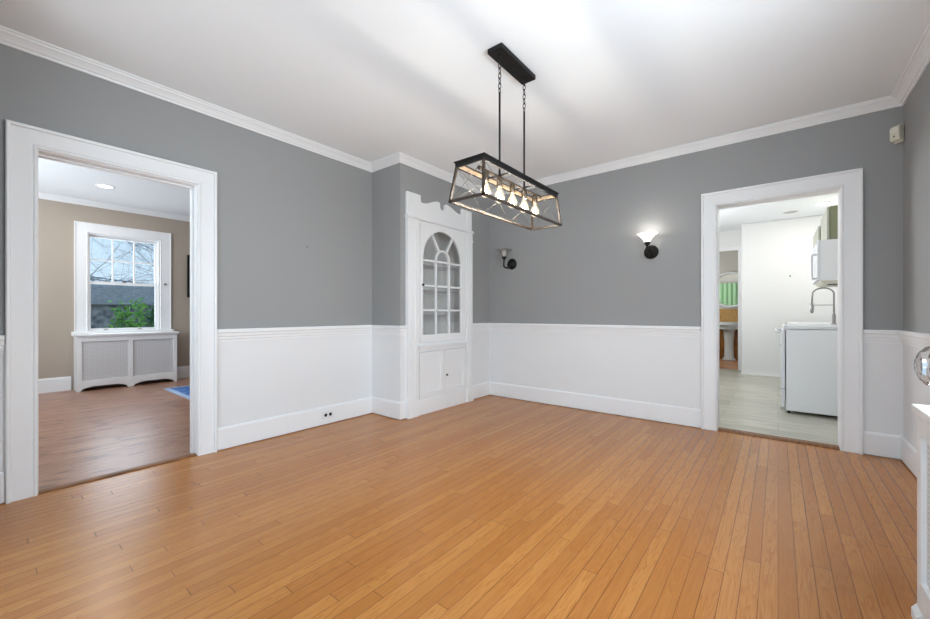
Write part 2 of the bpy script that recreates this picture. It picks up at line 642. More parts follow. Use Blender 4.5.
# ------------------------------------------------------------------ room dimensions
XA = -3.355      # left wall
XD = -2.917      # wall holding the china cupboard
YC = 2.626        # short return
YB = 4.155       # back wall
XE = 0.702       # right wall
YR = -0.06       # wall behind the camera
ZC = 2.61
LX = -7.58       # far wall of the living room
KY = 8.35        # far wall of the kitchen
RAIL = 0.88      # paint changes behind the chair rail


def wallbox(mb, x0, x1, y0, y1, z0, z1, fm_up, fm_low=None):
    """box split at the rail height so the wainscot below is white"""
    if fm_low is None:
        fm_low = fm_up
    if z0 < RAIL < z1:
        mb.box(x0, x1, y0, y1, z0, RAIL, 0, fm_low)
        mb.box(x0, x1, y0, y1, RAIL, z1, 0, fm_up)
    elif z1 <= RAIL:
        mb.box(x0, x1, y0, y1, z0, z1, 0, fm_low)
    else:
        mb.box(x0, x1, y0, y1, z0, z1, 0, fm_up)


# 0 white, 1 grey, 2 tan, 3 wainscot, 4 kitchen
WM = [M['white'], M['grey'], M['tan'], M['wains'], M['kwall']]
# left wall with the wide doorway
fyz = lambda a, b, d: (d, a, b)
mb = MB()
mb.prism([[(-1.75, 0), (0.224, 0), (0.224, RAIL), (-1.75, RAIL)]], fyz, -3.50, XA, 0, 3, 2)
mb.prism([[(1.034, 0), (4.155, 0), (4.155, RAIL), (1.034, RAIL)]], fyz, -3.50, XA, 0, 3, 2)
mb.prism([[(-1.75, RAIL), (0.224, RAIL), (0.224, 2.006), (1.034, 2.006), (1.034, RAIL), (4.155, RAIL), (4.155, ZC), (-1.75, ZC)]], fyz, -3.50, XA, 0, 1, 2)
struct(mb.build('wall_left', WM))
# short return and the wall round the cupboard
mb = MB()
up, low = {'-y': 1, '+x': 1}, {'-y': 3, '+x': 3}
wallbox(mb, XA, XD, YC, 2.70, 0, ZC, up, low)
for zs, mm in ((((0, RAIL)), 3),):
    mb.prism([[(2.70, 0), (2.735, 0), (2.735, RAIL), (2.70, RAIL)]], fyz, -2.967, XD, 0, mm)
    mb.prism([[(3.715, 0), (YB, 0), (YB, RAIL), (3.715, RAIL)]], fyz, -2.967, XD, 0, mm)
mb.prism([[(2.70, RAIL), (2.735, RAIL), (2.735, 2.16), (3.715, 2.16), (3.715, RAIL), (YB, RAIL), (YB, ZC), (2.70, ZC)]], fyz, -2.967, XD, 0, 1)
struct(mb.build('wall_alcove', WM))
# back wall with the kitchen doorway
fxz = lambda a, b, d: (a, d, b)
mb = MB()
mb.prism([[(-3.50, 0), (-0.428, 0), (-0.428, RAIL), (-3.50, RAIL)]], fxz, YB, 4.295, 0, 4, 3)
mb.prism([[(0.376, 0), (0.84, 0), (0.84, RAIL), (0.376, RAIL)]], fxz, YB, 4.295, 0, 4, 3)
mb.prism([[(-3.50, RAIL), (-0.428, RAIL), (-0.428, 2.016), (0.376, 2.016), (0.376, RAIL), (0.84, RAIL), (0.84, ZC), (-3.50, ZC)]], fxz, YB, 4.295, 0, 4, 1)
struct(mb.build('wall_back', WM))
# right wall with the window over the radiator (beyond the frame)
mb = MB()
up, low = {'-x': 1}, {'-x': 3}
wallbox(mb, XE, 0.84, -0.20, 0.75, 0, ZC, up, low)
wallbox(mb, XE, 0.84, 1.95, YB, 0, ZC, up, low)
mb.box(XE, 0.84, 0.75, 1.95, 0, 0.85, 0, low)
mb.box(XE, 0.84, 0.75, 1.95, 2.27, ZC, 0, up)
struct(mb.build('wall_right', WM))
# wall behind, with the doorway the picture is taken from, widened to let the hall fill light in
mb = MB()
up, low = {'+y': 1}, {'+y': 3}
wallbox(mb, XA, -2.70, -0.20, YR, 0, ZC, up, low)
wallbox(mb, 0.26, XE, -0.20, YR, 0, ZC, up, low)
mb.box(-2.70, 0.26, -0.20, YR, 2.30, ZC, 0, up)
struct(mb.build('wall_near', WM))

# floors and ceilings
struct(MB().box(-3.41, 0.84, -0.20, 4.20, -0.08, 0.0).build('floor', M['oak']))
struct(MB().box(-3.355, 0.84, -1.8, -0.20, -0.08, 0.0).build('floor_hall', M['oak']))
struct(MB().box(-7.8, -3.41, -1.75, 4.3, -0.08, 0.0).build('floor_living', M['oldwood']))
struct(MB().box(-2.4, 0.90, 4.20, 8.93, -0.08, -0.002).build('floor_kitchen', M['vinyl']))
struct(MB().box(-2.0, 0.0, 8.93, 10.95, -0.08, 0.0).build('floor_bathroom', M['terracotta']))
struct(MB().box(-3.43, 0.84, -0.20, 4.225, ZC, ZC + 0.08).build('ceiling', M['ceil']))
struct(MB().box(-7.8, -3.43, -1.75, 4.3, ZC + 0.02, ZC + 0.1).build('ceiling_living', M['ceil']))
struct(MB().box(-2.4, 0.90, 4.225, 8.90, ZC + 0.0, ZC + 0.08).build('ceiling_kitchen', M['ceil']))
struct(MB().box(-2.0, 0.0, 8.90, 10.95, ZC - 0.1, ZC).build('ceiling_bathroom', M['ceil']))

# crown, chair rail, baseboards
room = [(XA, YR), (XA, YC), (XD, YC), (XD, YB), (XE, YB), (XE, YR)]
crown = [(0, 2.540), (0.010, 2.540), (0.014, 2.552), (0.022, 2.556), (0.030, 2.568), (0.046, 2.584), (0.054, 2.588), (0.058, 2.598), (0.068, 2.600), (0.070, 2.609), (0, 2.609)]
struct(MB().sweep(room, crown, XY).build('trim_crown', M['white']))
rail = [(0, 0.930), (0.034, 0.930), (0.037, 0.924), (0.037, 0.904), (0.026, 0.898), (0.024, 0.876), (0.015, 0.871), (0.014, 0.852), (0.007, 0.848), (0.006, 0.830), (0, 0.830)]
base = [(0.0, 0.172), (0.006, 0.172), (0.012, 0.165), (0.015, 0.156), (0.015, 0.009), (0.0, 0.009)]
segs = [[(XA, YR), (XA, 0.105)],
        [(XA, 1.152), (XA, YC), (XD, YC), (XD, 2.696)],
        [(XD, 3.754), (XD, YB), (-0.550, YB)],
        [(0.497, YB), (XE, YB), (XE, 2.035)]]
for i, sg in enumerate(segs):
    struct(MB().sweep(sg, rail, XY).build('trim_rail_%d' % (i + 1), M['white']))
    struct(MB().sweep(sg, base, XY).build('baseboard_%s' % ('left', 'alcove', 'back', 'right')[i], M['white']))

# door casings: profile (outwards from the opening, depth)
casing = [(0.0, 0.0), (0.0, 0.014), (0.005, 0.020), (0.012, 0.020), (0.018, 0.014), (0.022, 0.018), (0.100, 0.020), (0.104, 0.032), (0.116, 0.034), (0.121, 0.028), (0.121, 0.0)]


def casing_path(a0, a1, top):
    return [(a0, 0.0), (a0, top), (a1, top), (a1, 0.0)]


def neg(prof):
    return [(-o, d) for o, d in prof]


# left doorway (to the living room)
cs = neg(casing)
d1 = struct(MB().sweep(casing_path(0.229, 1.031, 2.001), cs, lambda a, b, d: (XA + d, a, b)).build('door_1', M['white']))
jm = MB()
jm.box(-3.50, XA, 0.222, 0.233, 0, 2.0)
jm.box(-3.50, XA, 1.028, 1.034, 0, 2.0)
jm.box(-3.50, XA, 0.233, 1.028, 1.997, 2.006)
jm.box(-3.475, -3.43, 1.018, 1.028, 0, 1.984)
jm.box(-3.475, -3.43, 0.233, 0.238, 0, 1.984)
jm.box(-3.475, -3.43, 0.233, 1.028, 1.988, 1.997)
jm.build('door_jamb', M['white'], d1)
MB().sweep(casing_path(0.230, 1.031, 2.004), neg([(o, d) for o, d in casing]), lambda a, b, d: (-3.50 - d, a, b)).build('rear_casing', M['white'], d1)
struct(MB().prism([[(-3.415, 0), (-3.412, 0.006), (-3.40, 0.011), (-3.365, 0.011), (-3.348, 0.004), (-3.348, 0)]], lambda a, b, d: (a, d, b), 0.234, 1.027).build('trim_threshold_living', M['thresh']))
# right doorway (to the kitchen)
d2 = struct(MB().sweep(casing_path(-0.426, 0.3745, 2.015), cs, lambda a, b, d: (a, YB - d, b)).build('door_2', M['white']))
jm = MB()
jm.box(-0.428, -0.423, YB, 4.295, 0, 2.016)
jm.box(0.372, 0.376, YB, 4.295, 0, 2.016)
jm.box(-0.423, 0.372, YB, 4.295, 2.011, 2.016)
jm.build('door_jamb', M['white'], d2)
struct(MB().prism([[(4.150, 0), (4.150, 0.004), (4.175, 0.014), (4.24, 0.014), (4.262, 0.004), (4.262, 0)]], lambda a, b, d: (d, a, b), -0.422, 0.371).build('trim_threshold_kitchen', M['thresh']))

# ------------------------------------------------------------------ living room shell
mb = MB()
mb.box(-7.75, LX, -1.75, 0.985, 0, 2.63)
mb.box(-7.75, LX, 1.815, 4.3, 0, 2.63)
mb.box(-7.75, LX, 0.985, 1.815, 0, 0.79)
mb.box(-7.75, LX, 0.985, 1.815, 2.19, 2.63)
struct(mb.build('wall_living_far', M['tan']))
mb = MB()
mb.box(-7.75, -6.9, -1.75, -1.62, 0, 2.63)
mb.box(-4.3, -3.50, -1.75, -1.62, 0, 2.63)
mb.box(-6.9, -4.3, -1.75, -1.62, 0, 0.7)  # unseen opening put in for the living room fill
mb.box(-6.9, -4.3, -1.75, -1.62, 2.2, 2.63)
struct(mb.build('wall_living_near', M['tan']))
struct(MB().box(-7.75, -3.50, 3.9, 4.05, 0, 2.63).build('wall_living_end', M['tan']))
lcrown = [(o, z + 0.02) for o, z in crown]
struct(MB().sweep([(LX, -1.62), (LX, 3.9)], lcrown, XY).build('trim_crown_living', M['white']))
lbase = [(0.0, 0.19), (0.008, 0.19), (0.016, 0.17), (0.018, 0.0), (0.0, 0.0)]
struct(MB().sweep([(LX, -1.62), (LX, 0.83)], lbase, XY).build('baseboard_living', M['white']))
struct(MB().sweep([(LX, 1.99), (LX, 3.9)], lbase, XY).build('baseboard_living_end', M['white']))

# window over the radiator
fx = lambda a, b, d: (LX + d, a, b)
wcas = [(0.0, 0.0), (0.0, 0.012), (0.008, 0.018), (0.015, 0.018), (0.02, 0.014), (0.125, 0.016), (0.13, 0.024), (0.14, 0.024), (0.14, 0.0)]
w1 = struct(MB().sweep([(1.0, 0.80), (1.0, 2.185), (1.82, 2.185), (1.82, 0.80)], neg(wcas), fx).build('window_1', M['white']))
jm = MB()
jm.box(-7.75, LX, 0.985, 1.0, 0.79, 2.19)
jm.box(-7.75, LX, 1.80, 1.815, 0.79, 2.19)
jm.box(-7.75, LX, 1.0, 1.80, 2.175, 2.19)
jm.build('window_frame', M['white'], w1)
MB().box(-7.75, LX + 0.05, 0.83, 1.99, 0.77, 0.80).build('window_sill', M['white'], w1, 0.004)


def sash(name, z0, z1, xo, cols, rows, w):
    lo, hi, l, r = z0 + w, z1 - w, 1.0 + w * 0.9, 1.80 - w * 0.9
    s = MB()
    s.prism([[(1.0, z0), (1.80, z0), (1.80, z1), (1.0, z1)], [(l, lo), (r, lo), (r, hi), (l, hi)]], lambda a, b, d: (xo + d, a, b), -0.018, 0.018)
    for c in range(1, cols):
        y = l + (r - l) * c / cols
        s.box(xo - 0.012, xo + 0.012, y - 0.009, y + 0.009, lo, hi)
    for c in range(1, rows):
        z = lo + (hi - lo) * c / rows
        s.box(xo - 0.011, xo + 0.011, l, r, z - 0.009, z + 0.009)
    so = s.build(name, M['white'], w1)
    MB().box(xo - 0.002, xo + 0.002, l, r, lo, hi).build('glass_pane', M['clear'], so)
    return so


sash('upper_sash', 1.475, 2.175, -7.67, 3, 2, 0.034)
lower = sash('lower_sash', 0.80, 1.51, -7.63, 1, 1, 0.036)
for y in (1.19, 1.58):
    MB().box(-7.612, -7.595, y - 0.02, y + 0.02, 0.814, 0.824).build('sash_lift', M['steel'], lower)
MB().box(-7.625, -7.60, 1.37, 1.42, 1.51, 1.525).build('sash_lock', M['steel'], lower)

# ------------------------------------------------------------------ kitchen and bathroom shell
struct(MB().box(-0.50, 0.90, KY, KY + 0.12, 0, ZC).build('wall_kitchen_far', M['kwall'], None, 0.02))
mb = MB()
mb.box(-2.4, -0.935, 8.85, 8.95, 0, ZC)
mb.box(-0.575, -0.50, 8.85, 8.95, 0, ZC)
mb.box(-0.50, -0.38, KY + 0.12, 8.95, 0, ZC)
mb.box(-0.935, -0.575, 8.85, 8.95, 2.235, ZC)
struct(mb.build('wall_bathroom_front', [M['kwall']]))
d4 = struct(MB().sweep([(-0.93, 0.0), (-0.93, 2.23), (-0.58, 2.23), (-0.58, 0.0)], neg([(0, 0), (0, 0.015), (0.07, 0.02), (0.07, 0)]), lambda a, b, d: (a, 8.85 - d, b)).build('door_4', M['white']))
struct(MB().box(0.72, 0.90, 4.295, KY, 0, ZC).build('wall_kitchen_right', M['kwall']))
mb = MB()
mb.box(-2.4, -2.25, 4.295, 5.5, 0, ZC)
mb.box(-2.4, -2.25, 7.1, 8.9, 0, ZC)
mb.box(-2.4, -2.25, 5.5, 7.1, 0, 0.9)  # unseen opening put in for the kitchen fill
mb.box(-2.4, -2.25, 5.5, 7.1, 2.3, ZC)
struct(mb.build('wall_kitchen_left', M['kwall']))
struct(MB().sweep([(-0.50, KY), (0.72, KY)], [(0.0, 0.07), (0.003, 0.07), (0.006, 0.03), (0.02, 0.004), (0.03, 0.0), (0, 0)], XY).build('baseboard_kitchen', M['kwall']))
mb = MB()
mb.box(-2.0, 0.0, 10.78, 10.95, 1.155, ZC)
struct(mb.build('wall_bathroom_back', M['bathwall']))
mb = MB()
mb.box(-2.0, 0.0, 10.775, 10.95, 0.84, 1.155, 0)
mb.box(-2.0, 0.0, 10.77, 10.95, 0.0, 0.84, 1)
struct(mb.build('wall_bathroom_panelling', [M['rattan'], M['ochre']]))
mb = MB()
mb.box(-2.0, -1.85, 8.95, 9.5, 0, ZC)
mb.box(-2.0, -1.85, 10.3, 10.78, 0, ZC)
mb.box(-2.0, -1.85, 9.5, 10.3, 0, 1.1)  # unseen opening put in for the bathroom fill
mb.box(-2.0, -1.85, 9.5, 10.3, 2.1, ZC)
mb.box(-0.15, 0.0, 8.95, 10.78, 0, ZC)
struct(mb.build('wall_bathroom_sides', M['bathwall']))

# ------------------------------------------------------------------ open door with glass knob (right edge)
d3 = struct(MB().box(0.215, 0.255, -0.055, 0.905, 0.012, 2.03).build('door_3', M['white'], None, 0.003))
kp = (0.215, 0.815, 0.978)
MB().lathe([(0.030, 0), (0.030, 0.004), (0.024, 0.008), (0.012, 0.012), (0.010, 0.022)], kp, (-1, 0, 0), 24).build('door_rose', M['chrome'], d3)
MB().lathe([(0.011, 0.020), (0.014, 0.023), (0.020, 0.027), (0.0270, 0.034), (0.0285, 0.044), (0.0265, 0.056), (0.019, 0.063), (0.010, 0.066), (0.0, 0.0665)], kp, (-1, 0, 0), 12, smooth=False).build('door_knob', M['knobglass'], d3)
MB().lathe([(0.010, 0.018), (0.013, 0.026), (0.019, 0.031), (0.021, 0.038), (0.0, 0.041)], kp, (-1, 0, 0), 20).build('knob_core', M['chrome'], d3)

# ------------------------------------------------------------------ built-in china cabinet
FX = XD      # wall plane
fc = lambda a, b, d: (FX + d, a, b)
cab = thing('china_cabinet', (FX, 3.225, 0), 'white built-in china cabinet with arched glass door and scrolled crest', 'cabinet')


def arc(cy, cz, r, a0, a1, n):
    return [(cy + r * math.cos(a0 + (a1 - a0) * i / n), cz + r * math.sin(a0 + (a1 - a0) * i / n)) for i in range(n + 1)]


half = [(2.698, 2.275), (2.884, 2.275), (2.888, 2.225), (2.894, 2.207), (2.91, 2.200), (2.95, 2.204), (2.99, 2.214), (3.03, 2.229), (3.07, 2.246), (3.11, 2.259), (3.145, 2.266), (3.165, 2.266), (3.180, 2.258), (3.186, 2.244), (3.186, 2.226), (3.190, 2.205), (3.203, 2.190), (3.225, 2.184)]
crest = half + [(6.45 - a, b) for a, b in reversed(half[:-1])]
outer = [(2.698, 0.0)] + crest + [(3.752, 0.0)]
hole_up = [(2.872, 0.745), (3.615, 0.745), (3.615, 1.985), (2.872, 1.985)]
hole_lo = [(2.865, 0.165), (3.628, 0.165), (3.628, 0.650), (2.865, 0.650)]
MB().prism([outer, hole_up[::-1], hole_lo[::-1]], fc, -0.01, 0.025).build('face_frame', M['white'], cab)
# pilasters with plinth blocks and caps
for y0, y1 in ((2.698, 2.838), (3.640, 3.752)):
    p = MB()
    p.box(FX + 0.025, FX + 0.040, y0, y1, 0.0, 2.02)
    p.box(FX + 0.025, FX + 0.052, y0 - 0.004, y1 + 0.004, 0.0, 0.172)
    p.box(FX + 0.025, FX + 0.047, y0 - 0.003, y1 + 0.003, 1.905, 1.925)
    p.box(FX + 0.025, FX + 0.034, y0 + 0.01, y1 - 0.01, 2.04, 2.26)
    p.box(FX + 0.040, FX + 0.045, y0 + 0.03, y0 + 0.045, 0.20, 1.89)
    p.box(FX + 0.040, FX + 0.045, y1 - 0.045, y1 - 0.03, 0.20, 1.89)
    p.build('pilaster', M['white'], cab, 0.002)
cr = MB().sweep([(2.690, 2.012), (3.760, 2.012)], [(0.0, 0.0), (0.0, 0.058), (-0.012, 0.058), (-0.018, 0.048), (-0.030, 0.042), (-0.030, 0.0)], fc)
cr.build('cornice', M['white'], cab)
MB().box(FX + 0.02, FX + 0.058, 2.84, 3.652, 0.700, 0.716).box(FX + 0.02, FX + 0.045, 2.85, 3.64, 0.684, 0.700).build('ledge', M['white'], cab, 0.002)
MB().box(FX + 0.025, FX + 0.040, 2.838, 3.648, 0.0, 0.155).build('base_rail', M['white'], cab, 0.003)
# glazed arched door
dcy, dr, dsp = 3.228, 0.316, 1.628
arch_in = [(dcy - dr, 0.828)] + [(dcy + dr, 0.828)] + arc(dcy, dsp, dr, 0, PI, 28)
gd = MB().prism([[(2.875, 0.748), (3.612, 0.748), (3.612, 1.982), (2.875, 1.982)], arch_in[::-1]], fc, 0.008, 0.034).build('glazed_door', M['white'], cab)
mu = MB()
MU = 0.009


def mbar(a, b):
    (y0, z0), (y1, z1) = a, b
    mu.obox((FX + 0.022, y0, z0), (FX + 0.022, y1, z1), 2 * MU, 0.020, 0, up=(1, 0, 0))


ri = 0.108
for k in (-1, 1):
    mbar((dcy + k * ri, 0.828), (dcy + k * ri, dsp))
    mbar((dcy + k * ri * math.cos(math.radians(58)), dsp + ri * math.sin(math.radians(58))), (dcy + k * dr * math.cos(math.radians(58)), dsp + dr * math.sin(math.radians(58))))
for z in (1.085, 1.345, 1.610):
    mbar((dcy - dr, z), (dcy + dr, z))
mu.sweep(arc(dcy, dsp, ri + MU, PI, 0, 16), [(0, 0.012), (0, 0.032), (2 * MU, 0.032), (2 * MU, 0.012)], fc)
mu.build('muntin', M['white'], gd)
MB().prism([arch_in], fc, 0.012, 0.015).build('glass_pane', M['cabglass'], gd)
MB().lathe([(0.006, 0), (0.006, 0.010), (0.013, 0.014), (0.014, 0.020), (0.008, 0.026), (0, 0.027)], (FX + 0.034, 2.900, 1.348), (1, 0, 0), 14).build('door_knob', M['knobdark'], gd)
# cupboard doors below
for k, (y0, y1) in enumerate(((2.868, 3.243), (3.249, 3.625))):
    cd = MB().prism([[(y0, 0.168), (y1, 0.168), (y1, 0.647), (y0, 0.647)]], fc, 0.006, 0.024)
    cd.prism([[(y0, 0.168), (y1, 0.168), (y1, 0.647), (y0, 0.647)], [(y0 + 0.055, 0.225), (y0 + 0.055, 0.59), (y1 - 0.055, 0.59), (y1 - 0.055, 0.225)]], fc, 0.020, 0.034)
    cdo = cd.build('cupboard_door', M['white'], cab)
    if k == 1:
        MB().lathe([(0.005, 0), (0.005, 0.008), (0.012, 0.012), (0.013, 0.018), (0.007, 0.023), (0, 0.024)], (FX + 0.034, 3.277, 0.370), (1, 0, 0), 14).build('door_knob', M['knobdark'], cdo)
# interior: back with slanted sides, and curved shelves
bk = MB()
pts = [(2.745, FX - 0.012), (2.80, FX - 0.18), (2.96, FX - 0.36), (3.50, FX - 0.36), (3.66, FX - 0.18), (3.705, FX - 0.012)]
q = pts + [(a, b - 0.012) if i not in (0, 5) else (a + (-0.005 if i == 0 else 0.005), b) for i, (a, b) in reversed(list(enumerate(pts)))]
bk.prism([q], lambda a, b, d: (b, a, d), 0.72, 2.10)
bk.prism([pts], lambda a, b, d: (b, a, d), 2.10, 2.12)
bk.build('cabinet_interior', M['niche'], cab)
for z in (0.735, 1.055, 1.325, 1.600):
    fr = [(3.60, FX - 0.06), (3.50, FX - 0.04), (3.38, FX - 0.085), (3.233, FX - 0.10), (3.09, FX - 0.085), (2.96, FX - 0.04), (2.86, FX - 0.06)]
    if z < 0.8:
        fr = [(3.66, FX - 0.02), (2.79, FX - 0.02)]
    lp = [(2.81, FX - 0.19), (2.965, FX - 0.355), (3.495, FX - 0.355), (3.65, FX - 0.19)] + fr
    MB().prism([lp], lambda a, b, d: (b, a, d), z - 0.018, z).build('shelf', M['white'], cab)

# ------------------------------------------------------------------ radiator covers
def radiator_cover(loc, y0, y1, xw, xf, top, direction, label, group, ngrille, stile=0.047, over=0.022):
    """front face at xf, wall at xw"""
    r = thing('radiator_cover', loc, label, 'radiator cover', group)
    s = 1 if xf > xw else -1
    f = lambda a, b, d: (xf - s * d, a, b)
    st = stile
    oy = [(y0, 0.0), (y0, top - 0.025), (y1, top - 0.025), (y1, 0.0), (y1 - 0.03, 0.0), (y1 - 0.05, 0.03), (y1 - 0.09, 0.045), (y1 - 0.15, 0.06)]
    n = ngrille
    w = (y1 - y0)
    bays = []
    for i in range(n):
        a = y0 + w * i / n + (st if i == 0 else st / 2)
        b = y0 + w * (i + 1) / n - (st if i == n - 1 else st / 2)
        bays.append((a, b))
    for i in range(n - 1, 0, -1):
        c = y0 + w * i / n
        oy += [(c + 0.15, 0.06), (c + 0.09, 0.045), (c + 0.05, 0.03), (c + 0.03, 0.0), (c - 0.03, 0.0), (c - 0.05, 0.03), (c - 0.09, 0.045), (c - 0.15, 0.06)]
    oy += [(y0 + 0.15, 0.06), (y0 + 0.09, 0.045), (y0 + 0.05, 0.03), (y0 + 0.03, 0.0)]
    holes = [[(a, 0.145), (b, 0.145), (b, top - 0.10), (a, top - 0.10)] for a, b in bays]
    MB().prism([oy] + holes, f, 0.0, 0.02).build('front_frame', M['white'], r)
    for a, b in bays:
        MB().prism([[(a - 0.01, 0.135), (b + 0.01, 0.135), (b + 0.01, top - 0.09), (a - 0.01, top - 0.09)]], f, 0.014, 0.018).build('grille', M['grille'], r)
    for y in (y0, y1 - 0.02):
        x0, x1 = sorted((xw + s * 0.002, xf - s * 0.02))
        MB().box(x0, x1, y, y + 0.02, 0.0, top - 0.025).build('side_panel', M['white'], r)
    x0, x1 = sorted((xw + s * 0.002, xf + s * over))
    tp = MB().box(x0, x1, y0 - 0.025, y1 + 0.025, top - 0.025, top)
    x0, x1 = sorted((xw + s * 0.002, xf + s * over * 0.5))
    tp.box(x0, x1, y0 - 0.010, y1 + 0.010, top - 0.04, top - 0.025)
    tp.build('top_shelf', M['white'], r, 0.004)
    return r


radiator_cover((-7.4, 1.41, 0), 0.855, 1.965, LX, -7.285, 0.77, 1, 'white radiator cover with two mesh panels under the living room window', None, 2)
rc = radiator_cover((0.53, 1.45, 0), 0.95, 2.025, XE, 0.374, 0.735, -1, 'white radiator cover at right edge below the glass door knob', None, 2, 0.042, 0.010)

MB().prism([[(0.362, 0.0), (0.362, 0.030), (0.374, 0.048), (0.400, 0.048), (0.400, 0.0)]], lambda a, b, d: (a, d, b), 1.965, 2.034).build('foot', M['white'], rc)

# ------------------------------------------------------------------ chandelier
CX_, CY_ = -1.290, 2.092
ch = thing('chandelier', (CX_, CY_, ZC), 'black rectangular open cage chandelier with five lit bulbs hanging from ceiling', 'chandelier')
MB().box(CX_ - 0.051, CX_ + 0.051, 1.890, 2.294, ZC - 0.030, ZC).build('canopy', M['black'], ch, 0.004)
MB().lathe([(0.012, 0), (0.012, 0.006), (0.006, 0.012), (0, 0.012)], (CX_, CY_, ZC - 0.030), (0, 0, -1), 14).build('canopy_finial', M['black'], ch)
ZT = 1.851     # underside of the top frame
ZB = 1.656     # bottom of the cage
RODS = (1.945, 2.232)
for y in RODS:
    MB().lathe([(0.010, 0), (0.010, 0.012), (0.004, 0.02), (0, 0.02)], (CX_, y, ZC - 0.030), (0, 0, -1), 12).build('canopy_loop', M['black'], ch)
    c = MB()
    z = ZC - 0.044
    i = 0
    while z > 2.375:
        ring = []
        for k in range(16):
            a = 2 * PI * k / 16
            u, v = 0.0085 * math.cos(a), 0.019 * math.sin(a)
            ring.append((CX_ + (u if i % 2 else 0), y + (0 if i % 2 else u), z - 0.017 + v))
        c.tube(ring, 0.0024, 6, closed=True)
        z -= 0.030
        i += 1
    c.build('chain', M['black'], ch)
    MB().tube([(CX_, y, z + 0.006), (CX_, y, ZT + 0.01)], 0.0060, 12).build('rod', M['black'], ch)
# open top frame of upright flat bars with a thin lip
y0, y1, w = 1.652, 2.522, 0.098
t = MB()
for lo_, hi_, g, q_ in ((0.0, 0.030, 0.0, 0.010), (0.026, 0.033, 0.006, 0.020)):
    t.prism([[(CX_ - w - g, y0 - g), (CX_ + w + g, y0 - g), (CX_ + w + g, y1 + g), (CX_ - w - g, y1 + g)], [(CX_ - w - g + q_, y0 - g + q_), (CX_ - w - g + q_, y1 + g - q_), (CX_ + w + g - q_, y1 + g - q_), (CX_ + w + g - q_, y0 - g + q_)]], XY, ZT + lo_, ZT + hi_)
t.build('top_frame', M['black'], ch)
q_ = 0.010
MB().prism([[(CX_ - w + q_, y0 + q_), (CX_ + w - q_, y0 + q_), (CX_ + w - q_, y1 - q_), (CX_ - w + q_, y1 - q_)], [(CX_ - w + q_ + .002, y0 + q_ + .002), (CX_ - w + q_ + .002, y1 - q_ - .002), (CX_ + w - q_ - .002, y1 - q_ - .002), (CX_ + w - q_ - .002, y0 + q_ + .002)]], XY, ZT + 0.002, ZT + 0.026).build('lamplit_inner_face', M['lamplit_tone'], ch)  # added thin strip whose colour carries the bulb light inside the frame
for y in RODS:
    MB().box(CX_ - w + 0.008, CX_ + w - 0.008, y - 0.008, y + 0.008, ZT + 0.014, ZT + 0.020).build('cross_strap', M['black'], ch)
# cage
TB = [(CX_ + sx * (w - 0.006), yy, ZT + 0.004) for sx, yy in ((-1, y0 + 0.006), (1, y0 + 0.006), (1, y1 - 0.006), (-1, y1 - 0.006))]
BB = [(CX_ + sx * 0.112, yy, ZB + 0.0065) for sx, yy in ((-1, 1.625), (1, 1.625), (1, 2.538), (-1, 2.538))]
for k in range(4):
    MB().obox(TB[k], BB[k], 0.013, 0.013, up=(0, 1, 0)).build('corner_post', M['bronze'], ch)
bf = MB()
for k in range(4):
    a, b = Vector(BB[k]), Vector(BB[(k + 1) % 4])
    e = (b - a).normalized() * 0.0065
    bf.obox(a - e, b + e, 0.013, 0.013)
bf.build('bottom_frame', M['bronze'], ch)


def lerp(a, b, t):
    return Vector(a).lerp(Vector(b), t)


for ta, tb, ba, bb, n in ((TB[0], TB[1], BB[0], BB[1], 1), (TB[2], TB[3], BB[2], BB[3], 1), (TB[1], TB[2], BB[1], BB[2], 3), (TB[3], TB[0], BB[3], BB[0], 3)):
    br = MB()
    for i in range(n):
        br.tube([lerp(ta, tb, i / n), lerp(ba, bb, (i + 1) / n)], 0.0013, 6)
        br.tube([lerp(ba, bb, i / n), lerp(ta, tb, (i + 1) / n)], 0.0013, 6)
    br.build('wire_brace', M['wire'], ch)
MB().tube([(CX_, 1.735, ZT + 0.006), (CX_, 1.755, ZT + 0.006), (CX_, 1.757, ZT + 0.006), (CX_, 2.430, ZT + 0.006), (CX_, 2.432, ZT + 0.006), (CX_, 2.450, ZT + 0.006)], [0.010, 0.013, 0.0085, 0.0085, 0.013, 0.010], 12).build('lamp_bar', M['bronze'], ch)
for y in (1.802, 1.945, 2.088, 2.232, 2.375):
    MB().lathe([(0.010, 0.0), (0.018, -0.004), (0.018, -0.058), (0.015, -0.062), (0, -0.062)], (CX_, y, ZT + 0.006), (0, 0, 1), 16).build('lamp_socket', M['brass'], ch)
    zt = ZT - 0.056
    bl = MB().lathe([(0.012, 0), (0.013, -0.010), (0.019, -0.024), (0.0265, -0.040), (0.0300, -0.054), (0.0295, -0.066), (0.024, -0.079), (0.013, -0.088), (0, -0.091)], (CX_, y, zt), (0, 0, 1), 20).build('bulb', M['bulbglass'], ch)
    fl = MB()
    for k in range(6):
        a = 2 * PI * k / 6
        b = 2 * PI * (k + 0.5) / 6
        fl.tube([(CX_ + 0.007 * math.cos(a), y + 0.007 * math.sin(a), zt - 0.024), (CX_ + 0.014 * math.cos(b), y + 0.014 * math.sin(b), zt - 0.072)], 0.0016, 5)
    fl.build('filament', M['filament'], bl)
    L = bpy.data.lights.new('bulb_light', 'POINT')
    L.energy = BULB_W
    L.color = (1.0, 0.965, 0.91)
    L.shadow_soft_size = 0.012
    lo = bpy.data.objects.new('bulb_light', L)
    lo.location = (CX_, y, zt - 0.054)
    C.objects.link(lo)


